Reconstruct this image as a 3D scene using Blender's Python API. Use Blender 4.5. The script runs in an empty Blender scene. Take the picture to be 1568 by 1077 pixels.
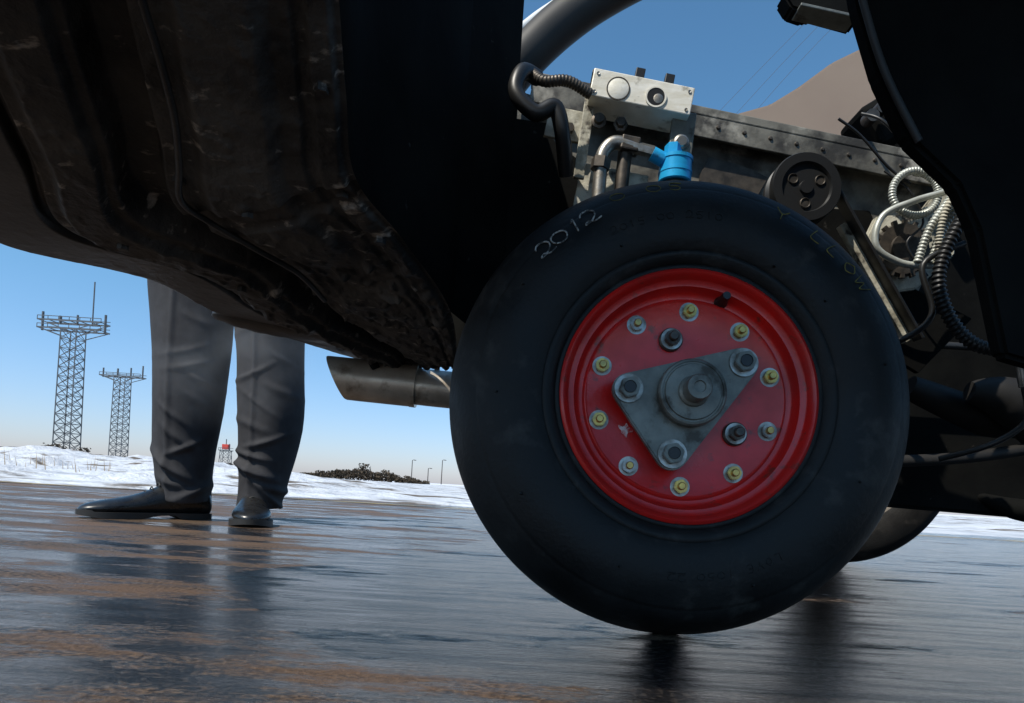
import bpy, bmesh, math, random
from mathutils import Vector, Matrix, noise
random.seed(7)
S = bpy.context.scene
COL = S.collection
R = math.radians

# ---------------------------------------------------------------- materials
def mat(name, base, rough=0.5, metal=0.0, c2=None, nscale=8.0, nlo=0.35, nhi=0.65, stretch=(1,1,1),
        bump=0.0, bscale=60.0, r2=None, coat=0.0, bstretch=(1,1,1), c3=None, n3=3.0, lo3=.55, hi3=.7, spec=0.5, st3=(1,1,1)):
    m = bpy.data.materials.new(name); m.use_nodes = True
    nt = m.node_tree; N = nt.nodes; L = nt.links
    b = N['Principled BSDF']
    b.inputs['Base Color'].default_value = (*base, 1)
    b.inputs['Roughness'].default_value = rough
    b.inputs['Metallic'].default_value = metal
    b.inputs['Coat Weight'].default_value = coat
    b.inputs['Specular IOR Level'].default_value = spec
    tc = N.new('ShaderNodeTexCoord')
    def tex(scale, st, detail=6, rg=.6):
        mp = N.new('ShaderNodeMapping'); mp.inputs['Scale'].default_value = st
        L.new(tc.outputs['Object'], mp.inputs['Vector'])
        n = N.new('ShaderNodeTexNoise'); n.inputs['Scale'].default_value = scale
        n.inputs['Detail'].default_value = detail; n.inputs['Roughness'].default_value = rg
        L.new(mp.outputs['Vector'], n.inputs['Vector']); return n
    def ramp(src, lo, hi):
        mr = N.new('ShaderNodeMapRange'); mr.inputs['From Min'].default_value = lo
        mr.inputs['From Max'].default_value = hi; L.new(src, mr.inputs['Value']); return mr.outputs['Result']
    if c2 is not None:
        n = tex(nscale, stretch); f = ramp(n.outputs['Fac'], nlo, nhi)
        mx = N.new('ShaderNodeMix'); mx.data_type = 'RGBA'
        mx.inputs['A'].default_value = (*base, 1); mx.inputs['B'].default_value = (*c2, 1)
        L.new(f, mx.inputs['Factor']); out = mx.outputs['Result']
        if r2 is not None:
            mr = N.new('ShaderNodeMapRange'); L.new(f, mr.inputs['Value'])
            mr.inputs['To Min'].default_value = rough; mr.inputs['To Max'].default_value = r2
            L.new(mr.outputs['Result'], b.inputs['Roughness'])
        if c3 is not None:
            n2 = tex(n3, st3); f2 = ramp(n2.outputs['Fac'], lo3, hi3)
            mx2 = N.new('ShaderNodeMix'); mx2.data_type = 'RGBA'
            L.new(out, mx2.inputs['A']); mx2.inputs['B'].default_value = (*c3, 1)
            L.new(f2, mx2.inputs['Factor']); out = mx2.outputs['Result']
        L.new(out, b.inputs['Base Color'])
    if bump > 0:
        n = tex(bscale, bstretch, 5)
        bp = N.new('ShaderNodeBump'); bp.inputs['Strength'].default_value = 1.0
        bp.inputs['Distance'].default_value = bump
        L.new(n.outputs['Fac'], bp.inputs['Height']); L.new(bp.outputs['Normal'], b.inputs['Normal'])
    return m

M_rubber = mat('tire_rubber', (.0060,.0057,.0054), .46, c2=(.016,.0150,.014), nscale=10, r2=.66, bump=.0006, bscale=200, c3=(.046,.042,.037), n3=22, lo3=.56, hi3=.74, spec=.26)
M_red = mat('red_rim_paint', (.70,.014,.010), .26, c2=(.46,.012,.010), nscale=14, r2=.48, bump=.0004, bscale=90, c3=(.20,.03,.02), n3=48, lo3=.60, hi3=.70, coat=.2)
M_greymetal = mat('grey_painted_steel', (.21,.21,.18), .45, .30, c2=(.11,.108,.092), nscale=30, bump=.0005, bscale=140, c3=(.050,.040,.028), n3=36, lo3=.56, hi3=.68)
M_steel = mat('worn_steel', (.42,.41,.38), .32, .9, c2=(.2,.18,.15), nscale=60, r2=.55, bump=.0002, bscale=300)
M_brass = mat('brass_nut', (.66,.44,.12), .3, .85, c2=(.35,.24,.09), nscale=90)
M_dkbolt = mat('dark_bolt', (.05,.045,.04), .45, .6, c2=(.12,.10,.08), nscale=70)
M_alu = mat('machined_aluminium', (.92,.90,.82), .42, .1, c2=(.74,.70,.58), nscale=24, stretch=(1,1,5), bump=.0003, bscale=150, c3=(.34,.31,.24), n3=50, lo3=.58, hi3=.72)
M_blue = mat('blue_anodised', (.02,.36,.75), .3, .2, c2=(.03,.46,.85), nscale=30, c3=(.02,.12,.25), n3=60, lo3=.58, hi3=.7)
M_under = mat('underseal', (.016,.0155,.015), .50, c2=(.090,.085,.078), nscale=10, nlo=.42, nhi=.64, r2=.9, bump=.0024, bscale=110, c3=(.34,.31,.27), n3=38, lo3=.61, hi3=.69, st3=(.7,1.4,1), spec=.35)
M_sill = mat('black_plastic_sill', (.012,.012,.012), .45, c2=(.034,.033,.031), nscale=11, bump=.0008, bscale=110, c3=(.09,.08,.07), n3=30, lo3=.62, hi3=.74)
M_black = mat('black_panel', (.004,.004,.004), .8, c2=(.009,.009,.008), nscale=9, bump=.0006, bscale=70, spec=.05, c3=(.04,.037,.033), n3=60, lo3=.68, hi3=.74)
M_frame = mat('dark_green_steel_plate', (.19,.18,.15), .55, .15, c2=(.036,.033,.028), nscale=20, nlo=.38, nhi=.60, bump=.0010, bscale=60, c3=(.50,.47,.40), n3=12, lo3=.56, hi3=.70)
M_tan = mat('tan_body_panel', (.30,.215,.155), .45, c2=(.34,.25,.18), nscale=3, bump=.0002, bscale=60)
M_cream = mat('cream_casting', (.64,.61,.50), .55, .0, c2=(.24,.22,.16), nscale=45, bump=.0010, bscale=120, c3=(.06,.05,.04), n3=50, lo3=.55, hi3=.66)
M_cable = mat('silver_conduit', (.55,.57,.52), .4, .3, c2=(.36,.37,.33), nscale=50)
M_hose = mat('black_hose_rubber', (.012,.012,.012), .42)
M_exh = mat('exhaust_steel', (.64,.56,.46), .30, .50, c2=(.36,.29,.22), nscale=10, r2=.45, bump=.0004, bscale=90, c3=(.12,.08,.05), n3=18, lo3=.56, hi3=.72)
M_trim = mat('body_pillar_paint', (.028,.026,.024), .55, .0, c2=(.045,.042,.039), nscale=6, spec=.3)
M_side = mat('lower_body_side', (.010,.0095,.009), .6, c2=(.024,.022,.020), nscale=8, spec=.3)
M_white = mat('white_trim', (.7,.7,.68), .35)
M_chalk = mat('chalk_mark', (.42,.42,.39), .9, c2=(.05,.05,.048), nscale=200, nlo=.44, nhi=.56)
M_ychalk = mat('yellow_chalk_mark', (.24,.19,.03), .9, c2=(.07,.06,.02), nscale=110)
M_orange = mat('orange_plastic', (.7,.12,.03), .4)
M_trouser = mat('wool_trouser', (.018,.0175,.020), .85, c2=(.029,.028,.031), nscale=30, bump=.0006, bscale=700)
M_coat = mat('dark_coat', (.02,.02,.024), .85, c2=(.03,.03,.034), nscale=30, bump=.0006, bscale=400)
M_skin = mat('skin', (.55,.33,.24), .5, c2=(.5,.28,.2), nscale=20)
M_hair = mat('hair', (.05,.035,.02), .6, c2=(.08,.055,.03), nscale=80)
M_shoe = mat('black_shoe_leather', (.008,.008,.009), .22, c2=(.016,.016,.016), nscale=30, r2=.35, bump=.0006, bscale=60)
M_sole = mat('shoe_sole', (.02,.018,.016), .6)
M_snow = mat('snow', (.64,.66,.69), .7, c2=(.42,.44,.48), nscale=1.7, nlo=.42, nhi=.66, bump=.08, bscale=5, c3=(.13,.10,.07), n3=1.5, lo3=.54, hi3=.61, st3=(.5,1,1))
M_farsnow = mat('snow_plain', (.66,.68,.72), .8, c2=(.48,.48,.48), nscale=.03, nlo=.5, nhi=.7, stretch=(.3,1,1))
M_tower = mat('galvanised_tower_steel', (.10,.11,.12), .6, .3, c2=(.07,.075,.08), nscale=1)
M_redpaint = mat('red_tower_paint', (.5,.05,.03), .5)
M_dirt = mat('brush_and_dirt', (.035,.027,.02), .9, c2=(.09,.065,.04), nscale=2, bump=.05, bscale=3)
M_yellow = mat('yellow_line_paint', (.36,.24,.03), .5, c2=(.08,.065,.05), nscale=3, nlo=.4, nhi=.6, bump=.001, bscale=60)
M_wood = mat('pole_wood', (.06,.05,.045), .8)

def runway_mat():
    m = bpy.data.materials.new('wet_asphalt'); m.use_nodes = True
    nt = m.node_tree; N = nt.nodes; L = nt.links; b = N['Principled BSDF']
    tc = N.new('ShaderNodeTexCoord')
    def noise_(scale, st=(1,1,1), det=6, loc=(0,0,0), rg=.6, dist=0):
        mp = N.new('ShaderNodeMapping'); mp.inputs['Scale'].default_value = st; mp.inputs['Location'].default_value = loc
        L.new(tc.outputs['Object'], mp.inputs['Vector'])
        n = N.new('ShaderNodeTexNoise'); n.inputs['Scale'].default_value = scale; n.inputs['Detail'].default_value = det
        n.inputs['Roughness'].default_value = rg; n.inputs['Distortion'].default_value = dist
        L.new(mp.outputs['Vector'], n.inputs['Vector']); return n.outputs['Fac']
    def mr(src, a, c, d=0., e=1.):
        x = N.new('ShaderNodeMapRange'); L.new(src, x.inputs['Value'])
        x.inputs['From Min'].default_value = a; x.inputs['From Max'].default_value = c
        x.inputs['To Min'].default_value = d; x.inputs['To Max'].default_value = e
        return x.outputs['Result']
    def mix(f, A, B):
        x = N.new('ShaderNodeMix'); x.data_type = 'RGBA'; L.new(f, x.inputs['Factor'])
        for k, v in (('A', A), ('B', B)):
            if isinstance(v, tuple): x.inputs[k].default_value = (*v, 1)
            else: L.new(v, x.inputs[k])
        return x.outputs['Result']
    def math_(op, a, c):
        x = N.new('ShaderNodeMath'); x.operation = op
        for i, v in enumerate((a, c)):
            if isinstance(v, (int, float)): x.inputs[i].default_value = v
            else: L.new(v, x.inputs[i])
        return x.outputs[0]
    b.inputs['Specular IOR Level'].default_value = .27     # a film of water (IOR 1.33)
    sx = N.new('ShaderNodeSeparateXYZ'); L.new(tc.outputs['Object'], sx.inputs[0])
    wet_shade_bias = mr(sx.outputs['X'], -.55, 0., -.020, .10)         # wetter towards +X; the darker colour also stands in for the car's shade
    wet = mr(math_('ADD', noise_(3.4, (.55, 1.7, 1), 10, (3.1, .4, 0), .74), wet_shade_bias), .455, .53)
    stones = noise_(190, (.8, 1, 1), 3)
    col = mix(mr(stones, .42, .60), (.016,.013,.011), (.27,.175,.105))
    col2 = mix(mr(noise_(4.6, (.6, 1.5, 1), 8, rg=.74), .42, .58), col, (.20,.118,.066))
    fin = mix(wet, col2, mix(mr(stones, .5, .66), (.007,.007,.008), (.045,.036,.029)))
    L.new(fin, b.inputs['Base Color'])
    rough = math_('ADD', mr(wet, 0, 1, .45, .02), mr(noise_(18, (.3, 2, 1), 6), .38, .64, 0, .11))
    L.new(rough, b.inputs['Roughness'])
    g = noise_(40, (.16, 1.3, 1), 10, rg=.82)
    bp = N.new('ShaderNodeBump'); bp.inputs['Distance'].default_value = .010
    L.new(mr(wet, 0, 1, 1, .42), bp.inputs['Strength'])
    L.new(g, bp.inputs['Height'])
    bp2 = N.new('ShaderNodeBump'); bp2.inputs['Distance'].default_value = .006
    L.new(mr(wet, 0, 1, 1, .22), bp2.inputs['Strength'])
    L.new(stones, bp2.inputs['Height']); L.new(bp.outputs['Normal'], bp2.inputs['Normal'])
    L.new(bp2.outputs['Normal'], b.inputs['Normal'])
    return m
M_road = runway_mat()

# ---------------------------------------------------------------- mesh helpers
def empty(name):
    e = bpy.data.objects.new(name, None); COL.objects.link(e); return e
def addmesh(name, verts, faces, material, parent=None, smooth=True, sharp=None):
    me = bpy.data.meshes.new(name); me.from_pydata([tuple(v) for v in verts], [], faces)
    me.materials.append(material)
    bm = bmesh.new(); bm.from_mesh(me); bmesh.ops.recalc_face_normals(bm, faces=bm.faces); bm.to_mesh(me); bm.free()
    if smooth:
        for p in me.polygons: p.use_smooth = True
    o = bpy.data.objects.new(name, me); COL.objects.link(o)
    if smooth and sharp: me.set_sharp_from_angle(angle=R(sharp))
    if parent: o.parent = parent
    return o
def box(name, c, size, material, parent=None, rot=(0,0,0), bevel=.002):
    bm = bmesh.new(); bmesh.ops.create_cube(bm, size=1)
    bmesh.ops.scale(bm, vec=size, verts=bm.verts)
    if bevel: bmesh.ops.bevel(bm, geom=bm.edges[:], offset=bevel, segments=2, affect='EDGES', profile=.5)
    bmesh.ops.transform(bm, matrix=Matrix.Translation(c) @ (Matrix.Rotation(rot[2],4,'Z')@Matrix.Rotation(rot[1],4,'Y')@Matrix.Rotation(rot[0],4,'X')), verts=bm.verts)
    me = bpy.data.meshes.new(name); bm.to_mesh(me); bm.free(); me.materials.append(material)
    o = bpy.data.objects.new(name, me); COL.objects.link(o)
    if parent: o.parent = parent
    return o
def frames(pts):
    pts = [Vector(p) for p in pts]; n = len(pts); T = []
    for i in range(n):
        a = pts[max(i-1,0)]; b = pts[min(i+1,n-1)]; T.append((b-a).normalized())
    u = T[0].orthogonal().normalized(); out = []
    for i in range(n):
        u = (u - T[i]*u.dot(T[i])).normalized(); out.append((pts[i], u, T[i].cross(u)))
    return out
def cr(pts, k):
    P = [Vector(p) for p in pts]; out = []
    for i in range(len(P)-1):
        p0 = P[max(i-1,0)]; p1 = P[i]; p2 = P[i+1]; p3 = P[min(i+2,len(P)-1)]
        for j in range(k):
            t = j/k
            out.append(.5*((2*p1)+(p2-p0)*t+(2*p0-5*p1+4*p2-p3)*t*t+(3*p1-p0-3*p2+p3)*t**3))
    out.append(P[-1]); return out
def tube(name, pts, rad, material, parent=None, seg=20, k=8, caps=True, corr=0, pitch=.006, sharp=None):
    path = cr(pts, k) if k > 1 else [Vector(p) for p in pts]
    if corr:
        L_ = [0]
        for i in range(1, len(path)): L_.append(L_[-1]+(path[i]-path[i-1]).length)
        tot = L_[-1]; n = int(tot/pitch*6); new = []; j = 0
        for i in range(n+1):
            d = tot*i/n
            while j < len(L_)-2 and L_[j+1] < d: j += 1
            t = (d-L_[j])/max(L_[j+1]-L_[j], 1e-9); new.append(path[j].lerp(path[j+1], t))
        path = new; rr = [rad*(1+corr*math.sin(i/6*2*math.pi)) for i in range(n+1)]
    else:
        n = len(path)-1
        if callable(rad): rr = [rad(i/n) for i in range(n+1)]
        elif isinstance(rad, (list, tuple)):
            q = len(rad)-1; rr = []
            for i in range(n+1):
                t = i/n*q; a = min(int(t), q-1); rr.append(rad[a]*(1-(t-a))+rad[a+1]*(t-a))
        else: rr = [rad]*(n+1)
    V = []; F = []
    for (p, u, w), r in zip(frames(path), rr):
        for s in range(seg):
            a = 2*math.pi*s/seg; V.append(p+(u*math.cos(a)+w*math.sin(a))*r)
    m = len(path)
    for i in range(m-1):
        for s in range(seg):
            F.append((i*seg+s, i*seg+(s+1)%seg, (i+1)*seg+(s+1)%seg, (i+1)*seg+s))
    if caps:
        F.append(tuple(range(seg))); F.append(tuple((m-1)*seg+s for s in range(seg)))
    return addmesh(name, V, F, material, parent, sharp=sharp or 50)
def revolve(name, prof, material, parent=None, seg=128, closed=False, centre=(0,0,0), sharp=35):
    V = []; F = []; n = len(prof); c = Vector(centre)
    for s in range(seg):
        a = 2*math.pi*s/seg
        for r, y in prof: V.append(c+Vector((r*math.cos(a), y, r*math.sin(a))))
    m = n if closed else n-1
    for s in range(seg):
        t = (s+1) % seg
        for i in range(m):
            j = (i+1) % n; F.append((s*n+i, s*n+j, t*n+j, t*n+i))
    o = addmesh(name, V, F, material, parent, sharp=sharp)
    bm = bmesh.new(); bm.from_mesh(o.data); bmesh.ops.remove_doubles(bm, verts=bm.verts, dist=1e-6)
    bmesh.ops.recalc_face_normals(bm, faces=bm.faces); bm.to_mesh(o.data); bm.free()
    o.data.set_sharp_from_angle(angle=R(sharp)); return o
def prism(name, poly, y0, y1, material, parent=None, bevel=.0015, smooth=False):
    bm = bmesh.new(); vs = [bm.verts.new((x, y0, z)) for x, z in poly]; f = bm.faces.new(vs)
    r = bmesh.ops.extrude_face_region(bm, geom=[f]); 
    bmesh.ops.translate(bm, vec=(0, y1-y0, 0), verts=[g for g in r['geom'] if isinstance(g, bmesh.types.BMVert)])
    bmesh.ops.recalc_face_normals(bm, faces=bm.faces)
    if bevel: bmesh.ops.bevel(bm, geom=bm.edges[:], offset=bevel, segments=2, affect='EDGES', clamp_overlap=True)
    me = bpy.data.meshes.new(name); bm.to_mesh(me); bm.free(); me.materials.append(material)
    o = bpy.data.objects.new(name, me); COL.objects.link(o)
    if parent: o.parent = parent
    return o
def hexnut(name, x, z, y, r, h, mnut, parent, bolt=None, ang=0, mb=None):
    poly = [(x+r*math.cos(R(60*i)+ang), z+r*math.sin(R(60*i)+ang)) for i in range(6)]
    prism(name, poly, y-h, y, mnut, parent, .0008)
    revolve(name+'_washer', [(0,.0),(r*1.32,.0),(r*1.32,-.0018),(0,-.0018)], M_steel, parent, 28, centre=(x, y+.0015, z))
    if bolt: revolve(name+'_stud', [(0,0),(bolt,0),(bolt,-h*.55),(bolt*.8,-h*.7),(0,-h*.7)], mb or (M_steel if mnut is not M_dkbolt else M_dkbolt), parent, 20, centre=(x, y-h*.9, z))

# ---------------------------------------------------------------- WHEEL
wheel = empty('wheel')
prof = [(.124,-.030),(.127,-.050),(.133,-.0575),(.137,-.0585),(.1385,-.0570),(.140,-.0590),(.146,-.0635),(.150,-.0640),(.1515,-.0630),(.153,-.0645),(.165,-.0685),(.178,-.0705),(.192,-.0700),
        (.205,-.0665),(.216,-.0605),(.2185,-.0590),(.2195,-.0572),(.221,-.0568),(.230,-.0495),(.238,-.0400),(.2445,-.028),(.249,-.015),(.2512,-.004)]
tprof = prof + [(r, -y) for r, y in reversed(prof)]
revolve('tire', tprof, M_rubber, wheel, 200, sharp=60)
rin = [(.1322,-.0600),(.1300,-.0612),(.1268,-.0590),(.1250,-.0520),(.1232,-.0500),(.1180,-.0490),(.1155,-.0440),(.1140,-.0395),(.1115,-.0375),(.1080,-.0370),(.1065,-.0400),(.1050,-.0405),(.1030,-.0390),(.060,-.0390),(0,-.0390)]
revolve('rim', [(.1215,.0),(.1225,-.045),(.127,-.0545),(.1305,-.0570),(.1330,-.0560),(.1335,-.0585)] + rin, M_red, wheel, 160, sharp=50)
YD = -.0392
for i in range(10):
    a = R(89.5+36*i)
    hexnut('rim_nut_%d' % (i+1), .0935*math.cos(a), .0935*math.sin(a), YD, .0078, .0065, M_steel if i % 3 == 1 else M_brass, wheel, .0040, random.random(), M_brass)
for i, ang in enumerate((106, -33)):
    a = R(ang); x, z = .064*math.cos(a), .064*math.sin(a)
    revolve('stud_base_%d' % i, [(0,0),(.0125,0),(.0125,-.004),(.010,-.006),(0,-.006)], M_dkbolt, wheel, 32, centre=(x, YD, z))
    hexnut('stud_nut_%d' % i, x, z, YD-.006, .0085, .009, M_dkbolt, wheel, .005, .4)
a = R(72); vx, vz = .1125*math.cos(a), .1125*math.sin(a)
revolve('valve_stem', [(0,-.022),(.004,-.022),(.0048,-.018),(.0048,-.008),(.0065,-.004),(.0075,0)], M_hose, wheel, 24, centre=(vx, -.037, vz))
cor = [(.063, 178), (.0645, 256), (.0645, 34)]
pts = []
cs = [Vector((r*math.cos(R(q)), r*math.sin(R(q)))) for r, q in cor]
for k in range(3):
    p = cs[k]; pr = cs[(k-1) % 3]; nx = cs[(k+1) % 3]; rr = .0165
    def nrm(a_, b_):
        d = (b_-a_).normalized(); return Vector((d.y, -d.x))
    n1 = nrm(pr, p); n2 = nrm(p, nx)
    a1 = math.atan2(n1.y, n1.x); a2 = math.atan2(n2.y, n2.x)
    while a2 < a1: a2 += 2*math.pi
    for s in range(9):
        t = a1+(a2-a1)*s/8; pts.append((p.x+rr*math.cos(t), p.y+rr*math.sin(t)))
prism('drive_plate', pts, YD-.022, YD-.012, M_greymetal, wheel, .0015)
for k, p in enumerate(cs):
    revolve('plate_spacer_%d' % k, [(.011,0),(.011,-.013)], M_dkbolt, wheel, 24, centre=(p.x, YD, p.y))
    hexnut('plate_nut_%d' % k, p.x, p.y, YD-.024, .0112, .008, M_greymetal, wheel, None, .3+k)
    revolve('plate_nut_bore_%d' % k, [(0,-.0005),(.0058,-.0005),(.0062,-.0016),(.0062,.0)], M_hose, wheel, 24, centre=(p.x, YD-.032, p.y))
revolve('hub_boss', [(.0335,0),(.0345,-.002),(.0345,-.011),(.033,-.013),(.031,-.0135),(.0305,-.0125),(.029,-.0125),(.028,-.0145),(.016,-.0150),(.0155,-.019),(.013,-.021),(.0128,-.036),(.0118,-.038),(.006,-.0383),(.0055,-.0365),(0,-.0360)], M_greymetal, wheel, 96, centre=(0, YD-.022, 0))
revolve('axle', [(.05,.0),(.05,.05),(.02,.052),(.02,.20)], M_black, wheel, 48, centre=(0, -.02, 0))
sc = [(-.0005+.007*math.cos(t)*(1+.45*math.sin(3*t+1)), .006*math.sin(t)*(1+.4*math.cos(5*t))) for t in [2*math.pi*i/26 for i in range(26)]]
prism('paint_scuff', [(-.0605+x, -.0375+z) for x, z in sc], YD-.0006, YD, mat('bare_primer', (.75,.6,.56), .6, c2=(.5,.02,.02), nscale=120, nlo=.45, nhi=.6), wheel, 0)
GL = {'2': [[(-.9,.5),(-.6,.95),(.1,1.0),(.6,.6),(.5,.0),(-.2,-.6),(-.9,-.75),(-.5,-.45),(.1,-.8),(.9,-.65)]],
      '0': [[(.0,.8),(-.7,.5),(-.8,-.2),(-.3,-.75),(.4,-.7),(.85,-.1),(.6,.55),(-.1,.8)]],
      '1': [[(-.25,.6),(.05,.95),(.0,.0),(-.05,-.9)]], '5': [[(.7,.9),(-.5,.85),(-.6,.1),(.2,.2),(.6,-.3),(.2,-.85),(-.6,-.7)]],
      'Y': [[(-.7,.9),(0,.1),(.7,.9)],[(0,.1),(0,-.9)]], 'E': [[(.6,.9),(-.5,.9),(-.5,-.9),(.6,-.9)],[(-.5,0),(.4,0)]],
      'L': [[(-.5,.9),(-.5,-.9),(.6,-.9)]], 'O': [[(0,.9),(-.7,0),(0,-.9),(.7,0),(0,.9)]], 'W': [[(-.9,.9),(-.4,-.9),(0,.4),(.4,-.9),(.9,.9)]], ' ': []}
def chalk(txt, ang0, step, rad, yoff, size, m, tilt, sw, jit=1):
    for i, ch in enumerate(txt):
        a = R(ang0+step*i+random.uniform(-.5,.5)*jit)
        M = Matrix.Translation((rad*math.cos(a), yoff, rad*math.sin(a))) @ Matrix.Rotation(R(90)-a, 4, 'Y') @ Matrix.Rotation(R(90-tilt), 4, 'X') @ Matrix.Rotation(R(random.uniform(-12,2)*jit),4,'Z')
        for j, st in enumerate(GL[ch]):
            tube('mark_%s_%d_%d' % (ch, i, j), [M @ Vector((x*size*.5, y*size*.5, 0)) for x, y in st], sw, m, wheel, 6, k=6)
chalk('2012', 138.0, -5.4, .2115, -.0638, .021, M_chalk, 28, .0009)
chalk('0 05', 112, -5.2, .2235, -.0550, .018, M_ychalk, 38, .0004)
chalk('Y LLOW', 66, -6.0, .2135, -.0632, .020, M_ychalk, 30, .0006)
chalk('2015 00 2510', 118, -3.1, .1855, -.0703, .0085, M_rubber, 0, .0007, 0)
chalk('LOYE 1050 22', 300, -3.1, .1855, -.0703, .0085, M_rubber, 0, .0007, 0)
for i, (aa, rr_) in enumerate(((183,.198),(214,.201),(38,.168),(60,.158),(150,.205),(250,.19),(290,.202),(335,.19),(12,.2),(118,.168))):
    a = R(aa); revolve('vent_nub_%d' % i, [(0,-.0028),(.0010,-.0024),(.0016,0)], M_rubber, wheel, 10, centre=(rr_*math.cos(a), -.0682 if rr_ > .195 else -.070 if rr_ > .17 else -.0688, rr_*math.sin(a)))
wheel.location = (.176, .76, .2505); wheel.rotation_euler = (R(-4), 0, 0)

# ---------------------------------------------------------------- CAR (seen from underneath)
car = empty('car')
Dp = [(-.12,.34,.50),(-.137,.45,.488),(-.150,.54,.452),(-.158,.62,.419),(-.1285,.72,.40),(-.0906,.86,.365),(-.105,1.15,.353)]
Ap = [(-.40,.34,.46),(-.50,.50,.43),(-.575,.66,.412),(-.635,.80,.400),(-.517,.92,.4005),(-.481,1.12,.398),(-.265,1.35,.374)]
Di = cr(Dp, 60); Ai = cr(Ap, 60); nt_ = 260
def sst(a, b, x):
    x = max(0, min(1, (x-a)/(b-a))); return x*x*(3-2*x)
def gprof(t, s):
    z = -.006*sst(.012, .022, t)
    z += .004*(sst(.06,.07,t)-sst(.085,.095,t))
    z -= .010*(sst(.13,.17,t)-sst(.30,.34,t))*sst(.1,.2,s)*(1-sst(.62,.72,s))
    z += .032*(sst(.40,.425,t)-sst(.50,.53,t))
    z -= .012*(sst(.55,.57,t)-sst(.66,.69,t))
    z += .016*(sst(.715,.722,t)-sst(.745,.755,t))
    z += .030*max(0, (t-.94)/.06)**2
    z += .007*(sst(.50,.508,s)-sst(.545,.553,s))*(1-sst(.40,.42,t))
    return z
V = []; F = []; ns = len(Di)
for i in range(ns):
    s = i/(ns-1)
    for j in range(nt_+1):
        t = j/nt_; p = Di[i].lerp(Ai[i], t); q = Vector((p.x, p.y, p.z))
        w = 1 if t < .71 else .12
        late = max(0, min(1, (s-.50)*4))
        mud = max(0, noise.noise(q*48)-.22)*.009+max(0, noise.noise(q*95+Vector((3,1,0)))-.22)*.006
        und_ = noise.noise(q*5)*.002
        rough_ = noise.fractal(q*26, 1.0, 2.0, 3)*.005*late
        ew = min(1, t/.02)
        V.append((p.x, p.y, p.z+gprof(t, s)*1+(und_-mud*(.5+late)+rough_)*w*ew))
for i in range(ns-1):
    for j in range(nt_):
        a_ = i*(nt_+1)+j; F.append((a_, a_+1, a_+nt_+2, a_+nt_+1))
und = addmesh('underbody_pan', V, F, M_under, car); und.data.materials.append(M_sill)
for p in und.data.polygons:
    if (p.index % nt_)/nt_ > .715: p.material_index = 1
def panpt(i, t, dz=0):
    p = Di[i].lerp(Ai[i], t); return Vector((p.x, p.y, p.z+gprof(t, i/(ns-1))+dz))
for n_, (ii, t) in enumerate(((110,.045),(190,.045),(230,.045),(150,.37),(205,.37),(180,.24),(190,.61),(250,.61))):
    p = panpt(ii, t, -.002); a = random.random()
    V = [(p.x+r*math.cos(a+k*math.pi/3), p.y+r*math.sin(a+k*math.pi/3), p.z-h) for r, h in ((.0060,-.004),(.0060,.003)) for k in range(6)]
    addmesh('pan_bolt_%d' % n_, V, [tuple(range(6,12))]+[(k, (k+1)%6, 6+(k+1)%6, 6+k) for k in range(6)], M_under, car, smooth=False)
tube('brake_pipe', [panpt(i, .36+.01*math.sin(i*.05), -.010) for i in range(20, 300, 28)], .0032, M_sill, car, 12)
tube('pan_edge_flange', [panpt(i, .72, -.002) for i in range(10, 330, 20)], .0035, M_under, car, 12)
V = []; F = []
for i in range(0, ns, 6):
    a_ = Ai[i]; z0 = a_.z+.030
    for zz, off in ((z0, 0), (z0+.08, .02), (z0+.25, .03), (.85, .0)):
        V.append((a_.x-off, a_.y+off, zz))
m_ = len(V)//4
for i in range(m_-1):
    for j in range(3): F.append((i*4+j, i*4+j+1, i*4+j+5, i*4+j+4))
addmesh('body_side', V, F, M_side, car)
W = Di[:ns-60]; V = []; F = []
W = [p for i, p in enumerate(W) if i % 3 == 0] + [Vector((-.06,.90,.35)), Vector((-.03,.95,.34))]
for p in W:
    top = .185+.745*p.y
    V.append(p); V.append((p.x+.004, p.y, p.z+.012)); V.append((p.x+.006, p.y, max(p.z+.03, top-.05))); V.append((p.x+.006, p.y, max(p.z+.06, top)))
for i in range(len(W)-1):
    for j in range(3): F.append((i*4+j, i*4+j+1, i*4+j+5, i*4+j+4))
addmesh('well_wall', V, F, M_black, car, sharp=40)
addmesh('pan_end', [(-.105,1.15,.353),(-.265,1.35,.374),(-.265,1.35,.85),(-.105,1.15,.85),(-.03,.95,.34),(-.03,.95,.85)], [(0,1,2,3),(4,0,3,5)], M_black, car)
box('unseen_overhead_slab', (.30,.405,.80), (1.5,.51,.03), M_black, car, bevel=.004)  # unseen slab of body overhead, sized to keep sun off the tire
mv = []; mf = []; nu, nv = 28, 14
for i in range(nu+1):
    for j in range(nv):
        a = 2*math.pi*j/nv; t = i/nu; r = math.sin(math.pi*t)**.45
        mv.append((-.385+(t-.5)*.235, 1.13+(t-.5)*.05+.05*r*math.cos(a), .392-(t-.5)*.012+.017*r*math.sin(a)+.003*noise.noise(Vector((t*9, a, 0)))))
for i in range(nu):
    for j in range(nv): mf.append((i*nv+j, i*nv+(j+1)%nv, (i+1)*nv+(j+1)%nv, (i+1)*nv+j))
addmesh('rear_silencer', mv, mf, M_sill, car)
tube('silencer_strap', [(-.36,1.06,.43),(-.33,1.07,.385),(-.29,1.12,.375),(-.25,1.2,.385),(-.18,1.25,.36)], .010, M_sill, car)
tube('drop_bracket', [(-.265,1.22,.40),(-.270,1.22,.375),(-.255,1.22,.345)], .008, M_black, car, k=4)
ex = empty('exhaust_pipe')
V = []; F = []; seg = 64
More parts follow.
